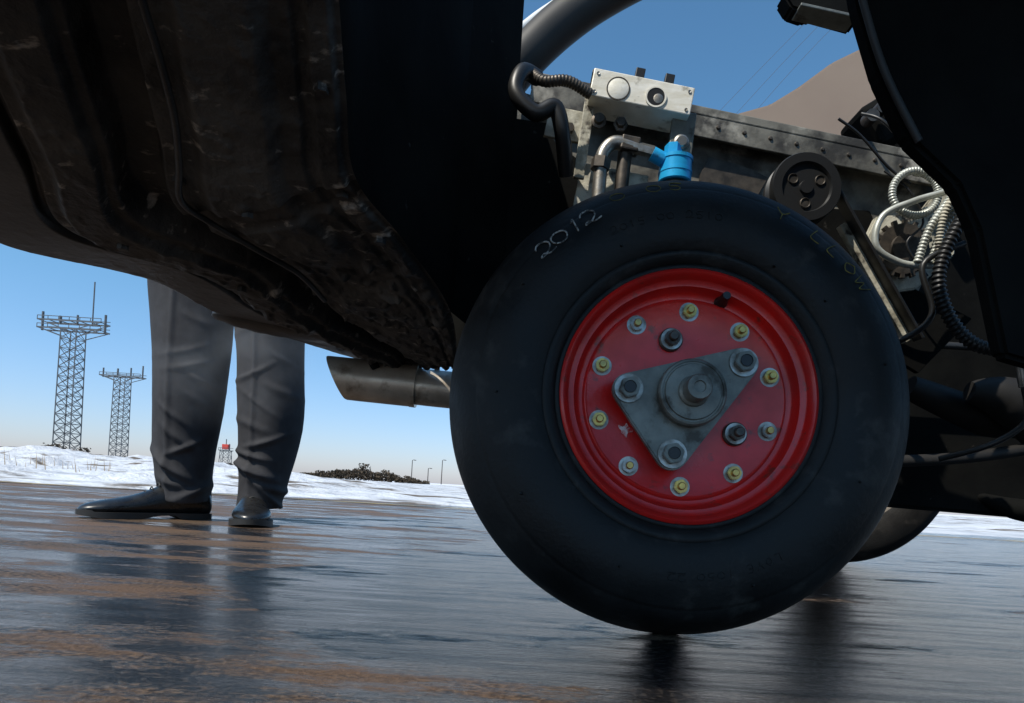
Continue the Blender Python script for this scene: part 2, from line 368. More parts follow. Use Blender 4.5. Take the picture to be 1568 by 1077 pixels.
for k_, (xx, r) in enumerate(((-.190,.0375),(-.200,.0385),(-.29,.0385),(-.330,.0390),(-.333,.0380),(-.330,.0365),(-.24,.036))):
    for s in range(seg):
        a = 2*math.pi*s/seg; sl = -.018*math.sin(a) if k_ in (3,4,5) else 0
        V.append((xx+sl, 1.25+r*math.cos(a), .330-(xx+.33)*.045+r*math.sin(a)))
for k_ in range(6):
    for s in range(seg): F.append((k_*seg+s, k_*seg+(s+1)%seg, (k_+1)*seg+(s+1)%seg, (k_+1)*seg+s))
addmesh('exhaust_tip', V, F, M_exh, ex, sharp=50)
tube('exhaust_main', [(-.208,1.25,.3245),(-.12,1.25,.320),(.1,1.27,.316),(.35,1.3,.308)], .0335, M_exh, ex, 48)
tube('exhaust_clamp', [(-.195,1.25,.3242),(-.184,1.25,.3235)], .0395, M_exh, ex, 48, k=2)
tube('exhaust_hanger', [(-.15,1.25,.355),(-.15,1.25,.40)], .005, M_dkbolt, ex, k=2)

poly = [(-.03,.34),(-.03,.705),(.03,.690),(.20,.672),(.50,.638),(.575,.62),(.575,.52),(.53,.40),(.42,.36),(.1,.30)]
prism('mounting_plate', poly, .955, .965, M_frame, car, .001)
prism('plate_dark_panel', [(-.04,.33),(-.04,.66),(.018,.655),(.03,.63),(.075,.60),(.08,.50),(.14,.46),(.14,.33)], .944, .952, M_black, car, .001)  # black panel put in front to darken the plate's left end
tube_b = [(-.01,.94,.716),(.25,.94,.679),(.56,.94,.633)]
b = (Vector(tube_b[2])-Vector(tube_b[0])); ang = math.atan2(b.z, b.x)
box('frame_beam', (.29,.942,.668), (.60,.024,.012), M_frame, car, rot=(0,-ang,0), bevel=.0015)
box('frame_beam_lip', (.29,.934,.648), (.60,.006,.030), M_frame, car, rot=(0,-ang,0), bevel=.001)
for i in range(9):
    x = .215+i*.036
    revolve('beam_rivet_%d' % i, [(0,-.0025),(.002,-.0022),(.0032,0)], M_dkbolt, car, 14, centre=(x, .931, .650+(x-.29)*math.tan(ang)))
prism('black_guard', [(.40,.56),(.47,.56),(.50,.50),(.53,.46),(.62,.42),(.55,.34),(.44,.40),(.39,.50)], .942, .950, M_black, car, .001)
prism('plate_dark_sheet', [(.235,.60),(.245,.625),(.30,.612),(.33,.60),(.31,.56),(.27,.50),(.22,.50)], .948, .953, M_dkbolt, car, .001)  # flat dark sheet standing just proud of the mounting plate
prism('cream_plate', [(.452,.50),(.470,.545),(.53,.555),(.56,.60),(.585,.56),(.58,.50),(.53,.45),(.475,.44)], .925, .935, M_cream, car, .002)
revolve('cog_wheel', [(0,-.012),(.018,-.012),(.019,-.008),(.034,-.008),(.036,0)], M_dkbolt, car, 22, centre=(.505,.922,.50))
for i in range(16):
    a = 2*math.pi*i/16; box('cog_tooth_%d' % i, (.505+.0365*math.cos(a), .917, .50+.0365*math.sin(a)), (.006,.006,.006), M_dkbolt, car, rot=(0,-a,0), bevel=.0005)
revolve('belt_pulley', [(0,-.003),(.008,-.003),(.009,0),(.030,0),(.032,-.004),(.043,-.004),(.0445,-.001),(.0445,.006),(.040,.010),(.040,.018),(.0445,.022),(.0445,.028),(0,.03)], M_hose, car, 80, centre=(.350,.868,.552))
for i in range(3):
    a = R(30+120*i); revolve('pulley_hole_%d' % i, [(0,0),(.005,0),(.006,-.0015),(.007,0)], M_dkbolt, car, 18, centre=(.350+.02*math.cos(a), .8675, .552+.02*math.sin(a)))
def strap(name, a_, c_, w, th, m):
    a_ = Vector(a_); c_ = Vector(c_); d = c_-a_; an = math.atan2(d.z, d.x)
    return box(name, (a_+c_)/2, (d.length, w, th), m, car, rot=(0,-an,0), bevel=.0008)
strap('drive_belt_upper', (.395,.885,.558), (.515,.885,.372), .020, .004, M_hose)
strap('drive_belt_lower', (.355,.885,.508), (.45,.885,.35), .020, .004, M_hose)
strap('tension_bar', (.412,.90,.520), (.508,.90,.372), .012, .009, M_cream)
strap('tension_rod', (.395,.90,.48), (.43,.90,.42), .006, .006, M_steel)
vb = empty('hydraulic_valve_block')
def rot2(x, z, cx, cz, a):
    return cx+x*math.cos(a)-z*math.sin(a), cz+x*math.sin(a)+z*math.cos(a)
va = R(-8); VC = (.132, .651)
box('block_body', (VC[0], .875, VC[1]), (.128,.05,.0345), M_alu, vb, rot=(0,-va,0), bevel=.0012)
box('block_top_rail', (VC[0]-.034, .872, VC[1]+.0225), (.058,.03,.004), M_frame, vb, rot=(0,-va,0), bevel=.0008)
x, z = rot2(-.030, -.003, *VC, va); revolve('port_plug', [(0,-.0005),(.0125,-.0005),(.0135,0)], M_alu, vb, 40, centre=(x,.8495,z)); revolve('port_plug_ring', [(.0132,-.0006),(.0146,-.0006),(.0146,.0005)], M_dkbolt, vb, 40, centre=(x,.8495,z))
x, z = rot2(.018, -.004, *VC, va); revolve('port_bore', [(.0135,.0),(.0132,-.0012),(.0112,-.0012),(.0108,0)], M_alu, vb, 40, centre=(x,.8495,z)); revolve('port_hole', [(0,-.0006),(.0110,-.0006)], M_hose, vb, 40, centre=(x,.8495,z)); revolve('port_inner', [(0,-.0012),(.005,-.0012),(.006,-.0008)], M_steel, vb, 24, centre=(x+.003,.8495,z-.002))
for i, (dx) in enumerate((-.006, .032)):
    x, z = rot2(dx, .026, *VC, va); box('solenoid_tab_%d' % i, (x,.868,z), (.012,.010,.022), M_hose, vb, rot=(0,-va,0), bevel=.001)
for i, (dx, dz) in enumerate(((-.058,.011),(-.058,-.012),(.058,.011),(.058,-.012))):
    x, z = rot2(dx, dz, *VC, va); revolve('block_screw_%d' % i, [(0,.0),(.0012,-.0008),(.0020,-.0010),(.0022,0)], M_steel, vb, 12, centre=(x,.8499,z))
box('support_bracket', (.188,.868,.606), (.030,.008,.062), M_greymetal, vb, rot=(0,R(4),0), bevel=.0015)
revolve('bracket_bolt', [(0,-.006),(.006,-.006),(.007,-.004),(.0095,-.003),(.0105,0)], M_steel, vb, 28, centre=(.187,.864,.597))
def vcyl(name, x, y, z0, z1, r, m, par, seg=36, taper=1.0):
    tube(name, [(x,y,z0),(x,y,z0+(z1-z0)*.06),(x,y,z1-(z1-z0)*.06),(x,y,z1)], [r*.92, r, r*taper, r*.92*taper], m, par, seg, k=1, sharp=20)
vcyl('valve_body', .182,.865,.545,.574,.0205, M_blue, vb)
vcyl('valve_ring', .182,.865,.556,.560,.0212, M_blue, vb)
vcyl('valve_collar', .182,.865,.572,.577,.0215, M_blue, vb)
vcyl('valve_neck', .178,.865,.577,.594,.011, M_blue, vb, 6)
vcyl('valve_foot', .182,.865,.50,.546,.016, M_dkbolt, vb)
tube('valve_port', [(.165,.86,.572),(.150,.858,.578)], .009, M_blue, vb, k=2)
tube('brass_nipple', [(.152,.858,.580),(.126,.858,.585)], [.0075,.0075], M_steel, vb, 6, k=2)
tube('elbow_pipe', [(.086,.86,.50),(.087,.86,.55),(.089,.86,.575),(.103,.86,.590),(.13,.86,.585)], .0085, M_steel, vb)
tube('elbow_collar', [(.086,.86,.555),(.0875,.86,.568)], .0125, M_dkbolt, vb, 6, k=2)
tube('pipe_drop', [(.118,.868,.585),(.116,.868,.55),(.114,.868,.50)], .009, M_dkbolt, vb)
box('tee_fitting', (.122,.862,.588), (.024,.02,.018), M_dkbolt, vb, rot=(0,R(8),0))
for i, (x, z) in enumerate(((.082,.622),(.110,.619))):
    revolve('banjo_bolt_%d' % i, [(0,-.010),(.006,-.010),(.0065,-.004),(.0095,-.003),(.0095,0)], M_dkbolt, vb, 6 if i else 24, centre=(x,.872,z))
box('bracket_left', (.066,.878,.605), (.014,.006,.11), M_cream, vb, rot=(0,R(5),0), bevel=.001)
box('bracket_tab', (.040,.885,.622), (.048,.006,.040), M_cream, vb, rot=(0,R(8),0), bevel=.001)
box('bracket_foot', (.106,.90,.545), (.09,.006,.06), M_cream, vb, rot=(0,R(8),0), bevel=.001)
revolve('bracket_screw', [(0,-.006),(.006,-.006),(.0065,0)], M_dkbolt, vb, 6, centre=(.046,.881,.615))
hs = empty('hydraulic_hose')
tube('hose_loop', [(.0,.87,.672),(-.018,.84,.660),(-.024,.83,.628),(.001,.83,.605),(.024,.835,.616),(.035,.84,.589),(.045,.87,.55)], .0098, M_hose, hs)
tube('hose_braid', [(-.005,.85,.664),(.010,.84,.650),(.038,.84,.652),(.068,.85,.643)], .0065, M_dkbolt, hs, corr=.06, pitch=.004)
cb = empty('coiled_cable')
loop = [(.506+.031*math.cos(t), .895+.004*t/6, .567+.029*math.sin(t)) for t in [1.2+i*2*math.pi/14 for i in range(16)]]
tube('conduit_loop', loop, .0046, M_cable, cb, 14, k=6, corr=.12, pitch=.0035)
tube('smooth_lead', [(.545,.89,.474),(.520,.89,.470),(.486,.89,.4725),(.4545,.89,.492),(.461,.89,.531),(.498,.885,.551),(.5405,.88,.5665),(.569,.88,.594)], .0042, M_cable, cb, 14)
for i in range(2):
    dx = .017*i
    tube('conduit_drop_%d' % i, [(.507+dx,.885,.472),(.5175+dx,.88,.515),(.541+dx,.875,.5577),(.5525+dx,.88,.5845),(.54+dx,.90,.62)], .0050, M_cable, cb, 14, corr=.14, pitch=.0045)
tube('conduit_tail', [(.556,.87,.60),(.548,.865,.57),(.535,.865,.55),(.527,.87,.52),(.529,.88,.47)], .0045, M_cream, cb, 14, corr=.14, pitch=.004)
tube('thin_wire_a', [(.44,.92,.68),(.46,.90,.66),(.50,.90,.62),(.53,.90,.60),(.55,.90,.64)], .0022, M_hose, cb, 8)
tube('thin_wire_b', [(.40,.90,.66),(.43,.90,.64),(.47,.90,.60),(.5,.90,.58)], .0018, M_hose, cb, 8)
tube('thin_wire_c', [(.47,.91,.60),(.50,.90,.57),(.52,.90,.53),(.50,.90,.50),(.53,.90,.46)], .0016, M_hose, cb, 8)
bh = empty('corrugated_hose')
tube('hose_run', [(.560,.87,.545),(.540,.85,.520),(.519,.85,.470),(.516,.85,.429),(.536,.85,.386),(.570,.85,.3595),(.626,.85,.359),(.68,.85,.38)], .0075, M_hose, bh, 16, corr=.14, pitch=.006)
tube('hose_thin', [(.55,.86,.49),(.50,.86,.46),(.515,.86,.40),(.49,.87,.37),(.46,.90,.36)], .004, M_hose, bh, 12)
tube('plug_body', [(.613,.84,.355),(.618,.84,.335),(.622,.84,.31)], [.006,.008,.006], M_steel, bh, 8, k=3)
tube('plug_lead', [(.622,.84,.31),(.63,.845,.27),(.60,.86,.24),(.56,.9,.22)], .004, M_hose, bh, 10)
prism('fender_panel', [(.20,.72),(.235,.868),(.30,.878),(.38,.885),(.447,.908),(.50,.945),(.56,.995),(.633,1.036),(.767,1.13),(1.0,1.2),(1.3,1.2),(1.3,.7)], 1.30, 1.33, M_tan, car, .004)
prism('right_closing_panel', [(.262,.66),(.277,.594),(.300,.53),(.330,.476),(.355,.455),(.375,.438),(.395,.40),(.425,.29),(.60,.25),(.70,.25),(.70,.66)], .60, .62, M_black, car, .004)
tube('panel_seam_trim', [(.262,.598,.655),(.281,.597,.590),(.304,.597,.53),(.337,.597,.472)], .0032, M_trim, car, 12)
prism('latch_piece', [(.318,.82),(.330,.803),(.352,.797),(.36,.802),(.418,.790),(.43,.83),(.33,.84)], .90, .93, M_black, car, .003)
box('latch_underside', (.375,.905,.7955), (.075,.03,.004), M_greymetal, car, rot=(0,R(9),0), bevel=.001)
box('lamp_cluster', (.57,1.12,.78), (.09,.08,.07), M_black, car, rot=(0,R(-35),0), bevel=.01)
box('lamp_lens', (.615,1.08,.83), (.03,.05,.05), M_orange, car, rot=(0,R(-35),0), bevel=.006)
for i in range(3):
    tube('cluster_boss_%d' % i, [(.52+.015*i,1.07,.755+.014*i),(.52+.015*i,1.05,.755+.014*i)], .010, M_dkbolt, car, 14, k=2)
tube('body_pillar', [(-.10,1.12,.74),(-.03,1.10,.83),(.04,1.10,.905),(.12,1.10,.965),(.25,1.10,1.04)], .034, M_trim, car, 32)
tube('pillar_bright_strip', [(-.10,1.06,.83),(-.045,1.08,.862),(.0,1.09,.905),(.05,1.095,.945)], .0085, M_white, car, 16)
prism('rear_valance', [(.10,.30),(.10,.50),(.55,.60),(.62,.82),(1.9,.82),(1.9,.155),(1.25,.150),(1.22,.146),(.95,.148),(.40,.16)], 1.18, 1.22, M_black, car, .006)
tube('valance_lip', [(.40,1.12,.425),(.9,1.12,.425),(1.5,1.12,.43)], .006, M_sill, car, 12)
tube('fuel_tank_edge', [(.80,1.19,.185),(.86,1.17,.165),(.92,1.16,.160),(1.0,1.16,.160),(1.2,1.16,.165)], [.006,.018,.022,.022,.022], M_black, car, 20)
tube('suspension_arm', [(.60,1.05,.34),(.72,1.05,.30),(.80,1.05,.29),(.95,1.05,.24)], [.018,.028,.022,.02], M_side, car, 20)
tube('damper', [(.78,1.0,.27),(.72,1.0,.32),(.66,1.0,.33)], [.03,.034,.014], M_side, car, 24)
tube('link_rod', [(.55,1.0,.22),(.70,1.0,.24),(.95,1.0,.30)], .009, M_side, car, 12)
rprof = [(.20,-.085),(.225,-.10),(.27,-.105),(.295,-.09),(.305,-.07),(.31,-.02)]
rprof = rprof+[(r,-y) for r,y in reversed(rprof)]
revolve('road_wheel_tire', rprof, M_rubber, car, 96, centre=(.86,1.86,.31), sharp=60)
revolve('road_wheel_hub', [(.205,-.08),(.19,-.06),(.12,-.05),(.05,-.06),(0,-.06)], M_dkbolt, car, 64, centre=(.86,1.86,.31))
box('far_sill', (1.4,1.9,.62), (1.9,.08,.6), M_trim, car, bevel=.02)

# ---------------------------------------------------------------- MAN
man = empty('man')
def ringloft(rings, seg=40):
    V = []; F = []
    for c, rx, ry in rings:
        for s in range(seg):
            a = 2*math.pi*s/seg; V.append((c[0]+rx*math.cos(a), c[1]+ry*math.sin(a), c[2]))
    for i in range(len(rings)-1):
        for s in range(seg): F.append((i*seg+s, i*seg+(s+1)%seg, (i+1)*seg+(s+1)%seg, (i+1)*seg+s))
    F.append(tuple(range(seg))); F.append(tuple((len(rings)-1)*seg+s for s in range(seg)))
    return V, F
def interp(keys, n):
    vs = cr([Vector((k[0][0], k[0][1], k[0][2])) for k in keys], n)
    rs = cr([Vector((k[1], k[2], 0)) for k in keys], n)
    return [(tuple(v), r.x, r.y) for v, r in zip(vs, rs)]
legL = [((-.955,2.005,.050),.070,.082),((-.960,2.005,.10),.074,.080),((-.966,2.0,.20),.088,.088),((-.962,2.0,.32),.098,.095),((-.962,2.0,.45),.106,.102),((-.970,2.01,.58),.114,.112),((-.978,2.02,.74),.122,.120),((-.960,2.03,.90),.115,.125)]
legR = [((-.745,2.025,.045),.066,.080),((-.741,2.025,.09),.070,.078),((-.732,2.02,.20),.082,.083),((-.726,2.02,.32),.090,.090),((-.733,2.02,.45),.094,.097),((-.745,2.02,.58),.099,.105),((-.762,2.03,.74),.108,.115),((-.79,2.03,.90),.110,.125)]
tor = [((-.87,2.03,.84),.15,.12),((-.87,2.03,.95),.175,.125),((-.87,2.035,1.08),.165,.115)]
V = []; F = []
for keys in (legL, legR, tor):
    v, f = ringloft(interp(keys, 14)); o = len(V); V += v; F += [tuple(i+o for i in ff) for ff in f]
tr = addmesh('trousers', V, F, M_trouser, man)
def remesh(o, vox, smooth=4):
    bpy.context.view_layer.objects.active = o
    for x in bpy.context.selected_objects: x.select_set(False)
    o.select_set(True)
    md = o.modifiers.new('r', 'REMESH'); md.mode = 'VOXEL'; md.voxel_size = vox; md.use_smooth_shade = True
    sm = o.modifiers.new('s', 'SMOOTH'); sm.iterations = smooth
    bpy.ops.object.modifier_apply(modifier='r'); bpy.ops.object.modifier_apply(modifier='s')
remesh(tr, .005, 3)
me = tr.data; me.update()
rf = random.Random(11)
def mkfolds(side):
    fs = []
    for z0, amp in ((.080,.012),(.105,.012),(.135,.014),(.165,.013),(.20,.011),(.235,.010),(.285,.006),(.35,.005),(.39,.007),(.43,.006),(.48,.004),(.56,.004)):
        fs.append((z0+rf.uniform(-.01,.01), rf.choice((-1,1))*rf.uniform(.25,.85), rf.uniform(-.06,.06), rf.uniform(.035,.065), rf.uniform(.008,.014), amp))
    return fs
FO = {1: mkfolds(1), -1: mkfolds(-1)}
cosn = [(v.co.copy(), v.normal.copy()) for v in me.vertices]
for v, (c, n) in zip(me.vertices, cosn):
    z = c.z; side = 1 if c.x < -.85 else -1
    u = c.x-(-.966 if side > 0 else -.742)+(c.y-2.0)*.3; d = 0
    for z0, sl, u0, uw, w_, amp in FO[side]:
        uu = u-u0; k = (z-z0-sl*uu-1.5*uu*uu)/w_
        if abs(k) < 3: d += amp*math.exp(-k*k)*math.exp(-(uu/uw)**2)
    g = noise.noise(Vector((c.x*10+9, c.y*10, z*4+4)))*.010
    u_ = c.x-(-.966 if side > 0 else -.742)
    crease = math.exp(-((u_+.01)/.008)**2)*(1 if n.y < -.3 else 0)*sst(.0,.15,z)*.005
    v.co = c+n*(d+g+crease-.002)
def shoe(heel, toe, name, w=.052):
    heel = Vector(heel); toe = Vector(toe); d = toe-heel; L = d.length; d.normalize(); sd = Vector((-d.y, d.x, 0))
    st = [(0,.030,.004,.075),(.03,.036,0,.090),(.10,.038,0,.100),(.22,.038,0,.105),(.36,.037,0,.100),(.48,.042,0,.082),(.60,.049,0,.066),(.72,.052,0,.056),(.84,.047,0,.048),(.93,.035,.002,.040),(.98,.020,.004,.032),(1.0,.006,.008,.024)]
    seg = 28; V = []; F = []
    S_ = cr([Vector((a, b, c)) for a, b, c, e in st], 5); H_ = cr([Vector((e, 0, 0)) for a, b, c, e in st], 5)
    for q, h in zip(S_, H_):
        p = heel+d*(q.x*L); b0 = .012+q.z; hh = h.x
        for s in range(seg):
            a = 2*math.pi*s/seg; ca, sa = math.cos(a), math.sin(a)
            x = q.y*math.copysign(abs(ca)**.75, ca)*(1-.28*max(0, sa)) ; zz = b0+(hh-b0)*(.5+.5*math.copysign(abs(sa)**.8, sa))
            V.append(p+sd*x+Vector((0, 0, zz)))
    m = len(S_)
    for i in range(m-1):
        for s in range(seg): F.append((i*seg+s, i*seg+(s+1)%seg, (i+1)*seg+(s+1)%seg, (i+1)*seg+s))
    F.append(tuple(range(seg))); F.append(tuple((m-1)*seg+s for s in range(seg)))
    addmesh(name+'_upper', V, F, M_shoe, man)
    V = []; F = []; outl = []
    for q in S_: outl.append((q.x, q.y*1.07+.002))
    n = len(outl)
    def zb(t): return 0.0008 if t < .26 else (.0008+.010*min(1,(t-.26)/.04) if t < .42 else max(.0008, .0108-(t-.42)*.07) if t < .85 else .0008+(t-.85)*.05)
    for sgn in (1, -1):
        for t, ww in outl:
            p = heel+d*(t*L*1.01)+sd*ww*sgn
            V.append((p.x, p.y, zb(t))); V.append((p.x, p.y, .018+(.004 if t > .9 else 0)))
    for i in range(n-1):
        a_ = 2*i; c_ = 2*n+2*i
        F += [(a_, a_+1, a_+3, a_+2), (c_, c_+1, c_+3, c_+2), (a_, a_+2, c_+2, c_), (a_+1, a_+3, c_+3, c_+1)]
    F += [(0, 1, 2*n+1, 2*n), (2*n-2, 2*n-1, 4*n-1, 4*n-2)]
    addmesh(name+'_sole', V, F, M_sole, man, sharp=40)
    for k in range(4):
        t = .42+.05*k; p = heel+d*(t*L); z = .100-.012*k
        tube(name+'_lace_%d' % k, [p-sd*.016+Vector((0,0,z-.006)), p+Vector((0,0,z+.002)), p+sd*.016+Vector((0,0,z-.006))], .0018, M_sole, man, 6, k=3)
shoe((-.905,2.045,0), (-1.150,1.815,0), 'right_shoe')
shoe((-.782,2.085,0), (-.690,1.815,0), 'left_shoe')
coat = [((-.87,2.03,.92),.185,.135),((-.87,2.03,1.02),.180,.13),((-.87,2.03,1.15),.175,.125),((-.87,2.035,1.30),.195,.13),((-.87,2.04,1.42),.205,.125),((-.87,2.045,1.49),.15,.10),((-.87,2.045,1.53),.075,.075)]
V, F = ringloft(interp(coat, 8))
def addtube(V, F, pts, rad, seg=20):
    path = cr(pts, 8); n = len(path)-1; o = len(V); q = len(rad)-1
    for i, (p, u, w) in enumerate(frames(path)):
        t = i/n*q; a = min(int(t), q-1); r = rad[a]*(1-(t-a))+rad[a+1]*(t-a)
        for s in range(seg):
            an = 2*math.pi*s/seg; V.append(tuple(p+(u*math.cos(an)+w*math.sin(an))*r))
    for i in range(n):
        for s in range(seg): F.append((o+i*seg+s, o+i*seg+(s+1)%seg, o+(i+1)*seg+(s+1)%seg, o+(i+1)*seg+s))
    F.append(tuple(o+s for s in range(seg))); F.append(tuple(o+n*seg+s for s in range(seg)))
for sg in (-1, 1):
    addtube(V, F, [(-.87+sg*.16,2.04,1.43),(-.87+sg*.235,2.05,1.30),(-.87+sg*.26,2.05,1.12),(-.87+sg*.255,1.99,.88)], [.065,.060,.052,.042])
ct = addmesh('coat', V, F, M_coat, man); remesh(ct, .010, 3)
V = []; F = []
addtube(V, F, [(-.87,2.045,1.48),(-.87,2.04,1.55),(-.87,2.03,1.62)], [.06,.055,.06])
for keys in ([((-.87,2.005,1.545),.03,.03),((-.87,2.01,1.56),.05,.06),((-.87,2.02,1.60),.066,.085),((-.87,2.025,1.66),.075,.098),((-.87,2.03,1.72),.076,.100),((-.87,2.035,1.765),.062,.08),((-.87,2.035,1.785),.03,.04)],):
    v, f = ringloft(interp(keys, 6), 28); o = len(V); V += v; F += [tuple(i+o for i in ff) for ff in f]
addtube(V, F, [(-.87,1.935,1.68),(-.87,1.915,1.65),(-.87,1.925,1.635)], [.009,.014,.010], 10)
for sg in (-1, 1): addtube(V, F, [(-.87+sg*.074,2.04,1.68),(-.87+sg*.084,2.045,1.66),(-.87+sg*.074,2.035,1.635)], [.008,.014,.007], 10)
for sg in (-1, 1):
    bx = -.87+sg*.253
    addtube(V, F, [(bx,1.99,.90),(bx,1.975,.85),(bx,1.968,.80)], [.026,.034,.032], 16)
    for k_, ln in enumerate((.070,.078,.072,.058)):
        yy = 1.945+.019*k_
        addtube(V, F, [(bx,yy,.815),(bx-sg*.004,yy-.003,.815-ln*.6),(bx-sg*.018,yy-.006,.815-ln)], [.0095,.0085,.007], 10)
    addtube(V, F, [(bx-sg*.005,1.955,.85),(bx-sg*.020,1.925,.82),(bx-sg*.022,1.918,.79)], [.012,.0105,.0085], 10)
sk = addmesh('skin', V, F, M_skin, man); remesh(sk, .0045, 2)
V, F = ringloft(interp([((-.87,2.065,1.64),.072,.07),((-.87,2.06,1.69),.081,.088),((-.87,2.05,1.74),.080,.096),((-.87,2.04,1.785),.060,.078),((-.87,2.04,1.80),.025,.03)], 6), 28)
addmesh('hair', V, F, M_hair, man)
for sg in (-1, 1):
    bpy.ops.mesh.primitive_uv_sphere_add(radius=.011, location=(-.87+sg*.03,1.937,1.675), segments=16, ring_count=10)
    e = bpy.context.object; e.name = 'eye'; e.parent = man; e.data.materials.append(M_white)
tube('mouth', [(-.893,1.935,1.612),(-.87,1.928,1.610),(-.847,1.935,1.612)], .004, mat('lips', (.35,.14,.11), .5), man, 8)

# ---------------------------------------------------------------- EXHAUST SMOKE (thin drifting vapour between the tailpipe and the man)
bpy.ops.mesh.primitive_uv_sphere_add(radius=1, location=(-.70,1.62,.42), segments=24, ring_count=14)
sm_ = bpy.context.object; sm_.name = 'exhaust_smoke'; sm_.scale = (.30,.22,.20)
vm = bpy.data.materials.new('smoke_vapour'); vm.use_nodes = True; vt = vm.node_tree; vt.nodes.remove(vt.nodes['Principled BSDF'])
vs_ = vt.nodes.new('ShaderNodeVolumeScatter'); vs_.inputs['Color'].default_value = (.9,.92,.95,1)
vtc = vt.nodes.new('ShaderNodeTexCoord'); vn = vt.nodes.new('ShaderNodeTexNoise'); vn.inputs['Scale'].default_value = 2.0; vn.inputs['Detail'].default_value = 3
vt.links.new(vtc.outputs['Object'], vn.inputs['Vector'])
vl = vt.nodes.new('ShaderNodeVectorMath'); vl.operation = 'LENGTH'; vt.links.new(vtc.outputs['Object'], vl.inputs[0])
vf = vt.nodes.new('ShaderNodeMapRange'); vf.interpolation_type = 'SMOOTHSTEP'; vf.inputs['From Min'].default_value = 1; vf.inputs['From Max'].default_value = .2; vt.links.new(vl.outputs['Value'], vf.inputs['Value'])
vr = vt.nodes.new('ShaderNodeMapRange'); vr.inputs['From Min'].default_value = .42; vr.inputs['From Max'].default_value = .7; vr.inputs['To Max'].default_value = .9; vt.links.new(vn.outputs['Fac'], vr.inputs['Value'])
vmul = vt.nodes.new('ShaderNodeMath'); vmul.operation = 'MULTIPLY'; vt.links.new(vf.outputs['Result'], vmul.inputs[0]); vt.links.new(vr.outputs['Result'], vmul.inputs[1])
vt.links.new(vmul.outputs[0], vs_.inputs['Density']); vt.links.new(vs_.outputs['Volume'], vt.nodes['Material Output'].inputs['Volume'])
sm_.data.materials.append(vm)

# ---------------------------------------------------------------- GROUND
def sheet(name, poly, z, m, parent=None):
    return addmesh(name, [(x, y, z) for x, y in poly], [tuple(range(len(poly)))], m, parent, smooth=False)
sheet('ground', [(-4000,-4000),(4000,-4000),(4000,5000),(-4000,5000)], -.02, M_farsnow)
sheet('runway', [(-90,-30),(90,-30),(90,7.5),(-90,7.5)], 0, M_road)
sheet('yellow_line', [(-12,3.45),(12,4.9),(12,5.0),(-12,3.55)], .004, M_yellow)
V = []; F = []
ys = [0]; 
while ys[-1] < 1: ys.append(ys[-1]+.004+ys[-1]*.03)
xs = [-40+80*i/600 for i in range(601)]
for x in xs:
    e = 4.75+.20*x if x < 0 else 4.75+.10*x
    e = max(3.0, e) if x < -8 else e
    e = min(e, 6.5)
    e += .25*noise.noise(Vector((x*.9, 0, 0)))+.12*noise.noise(Vector((x*4, 0, 0)))+.04*noise.noise(Vector((x*14,0,0)))
    for t in ys:
        d = t*70
        y = e+d
        bank = (1-math.exp(-d/.25))*.018
        big = max(0, noise.fractal(Vector((x*.40+3, d*.30, 0)), 1, 2, 5)+.10)
        left = 1/(1+math.exp((x+.25*y+.2)*1.2))
        lumps = max(0, noise.noise(Vector((x*2.6, d*2.0, 8)))-.1)*.13*min(1, d/.6)
        h = bank+ (big*.36*min(1, d/3) + .013*min(d,14) + lumps)*left*math.exp(-max(0,d-25)/15) + .05*max(0, noise.noise(Vector((x*1.5, d*1.2, 3))))*min(1,d/1.0)
        fade = 1 if d < 50 else max(0, 1-(d-50)/20)
        V.append((x*(1+t*1.6), y, -.01+(h+.006)*fade))
n = len(ys)
for i in range(len(xs)-1):
    for j in range(n-1): F.append((i*n+j, i*n+j+1, (i+1)*n+j+1, (i+1)*n+j))
addmesh('snow_bank', V, F, M_snow)

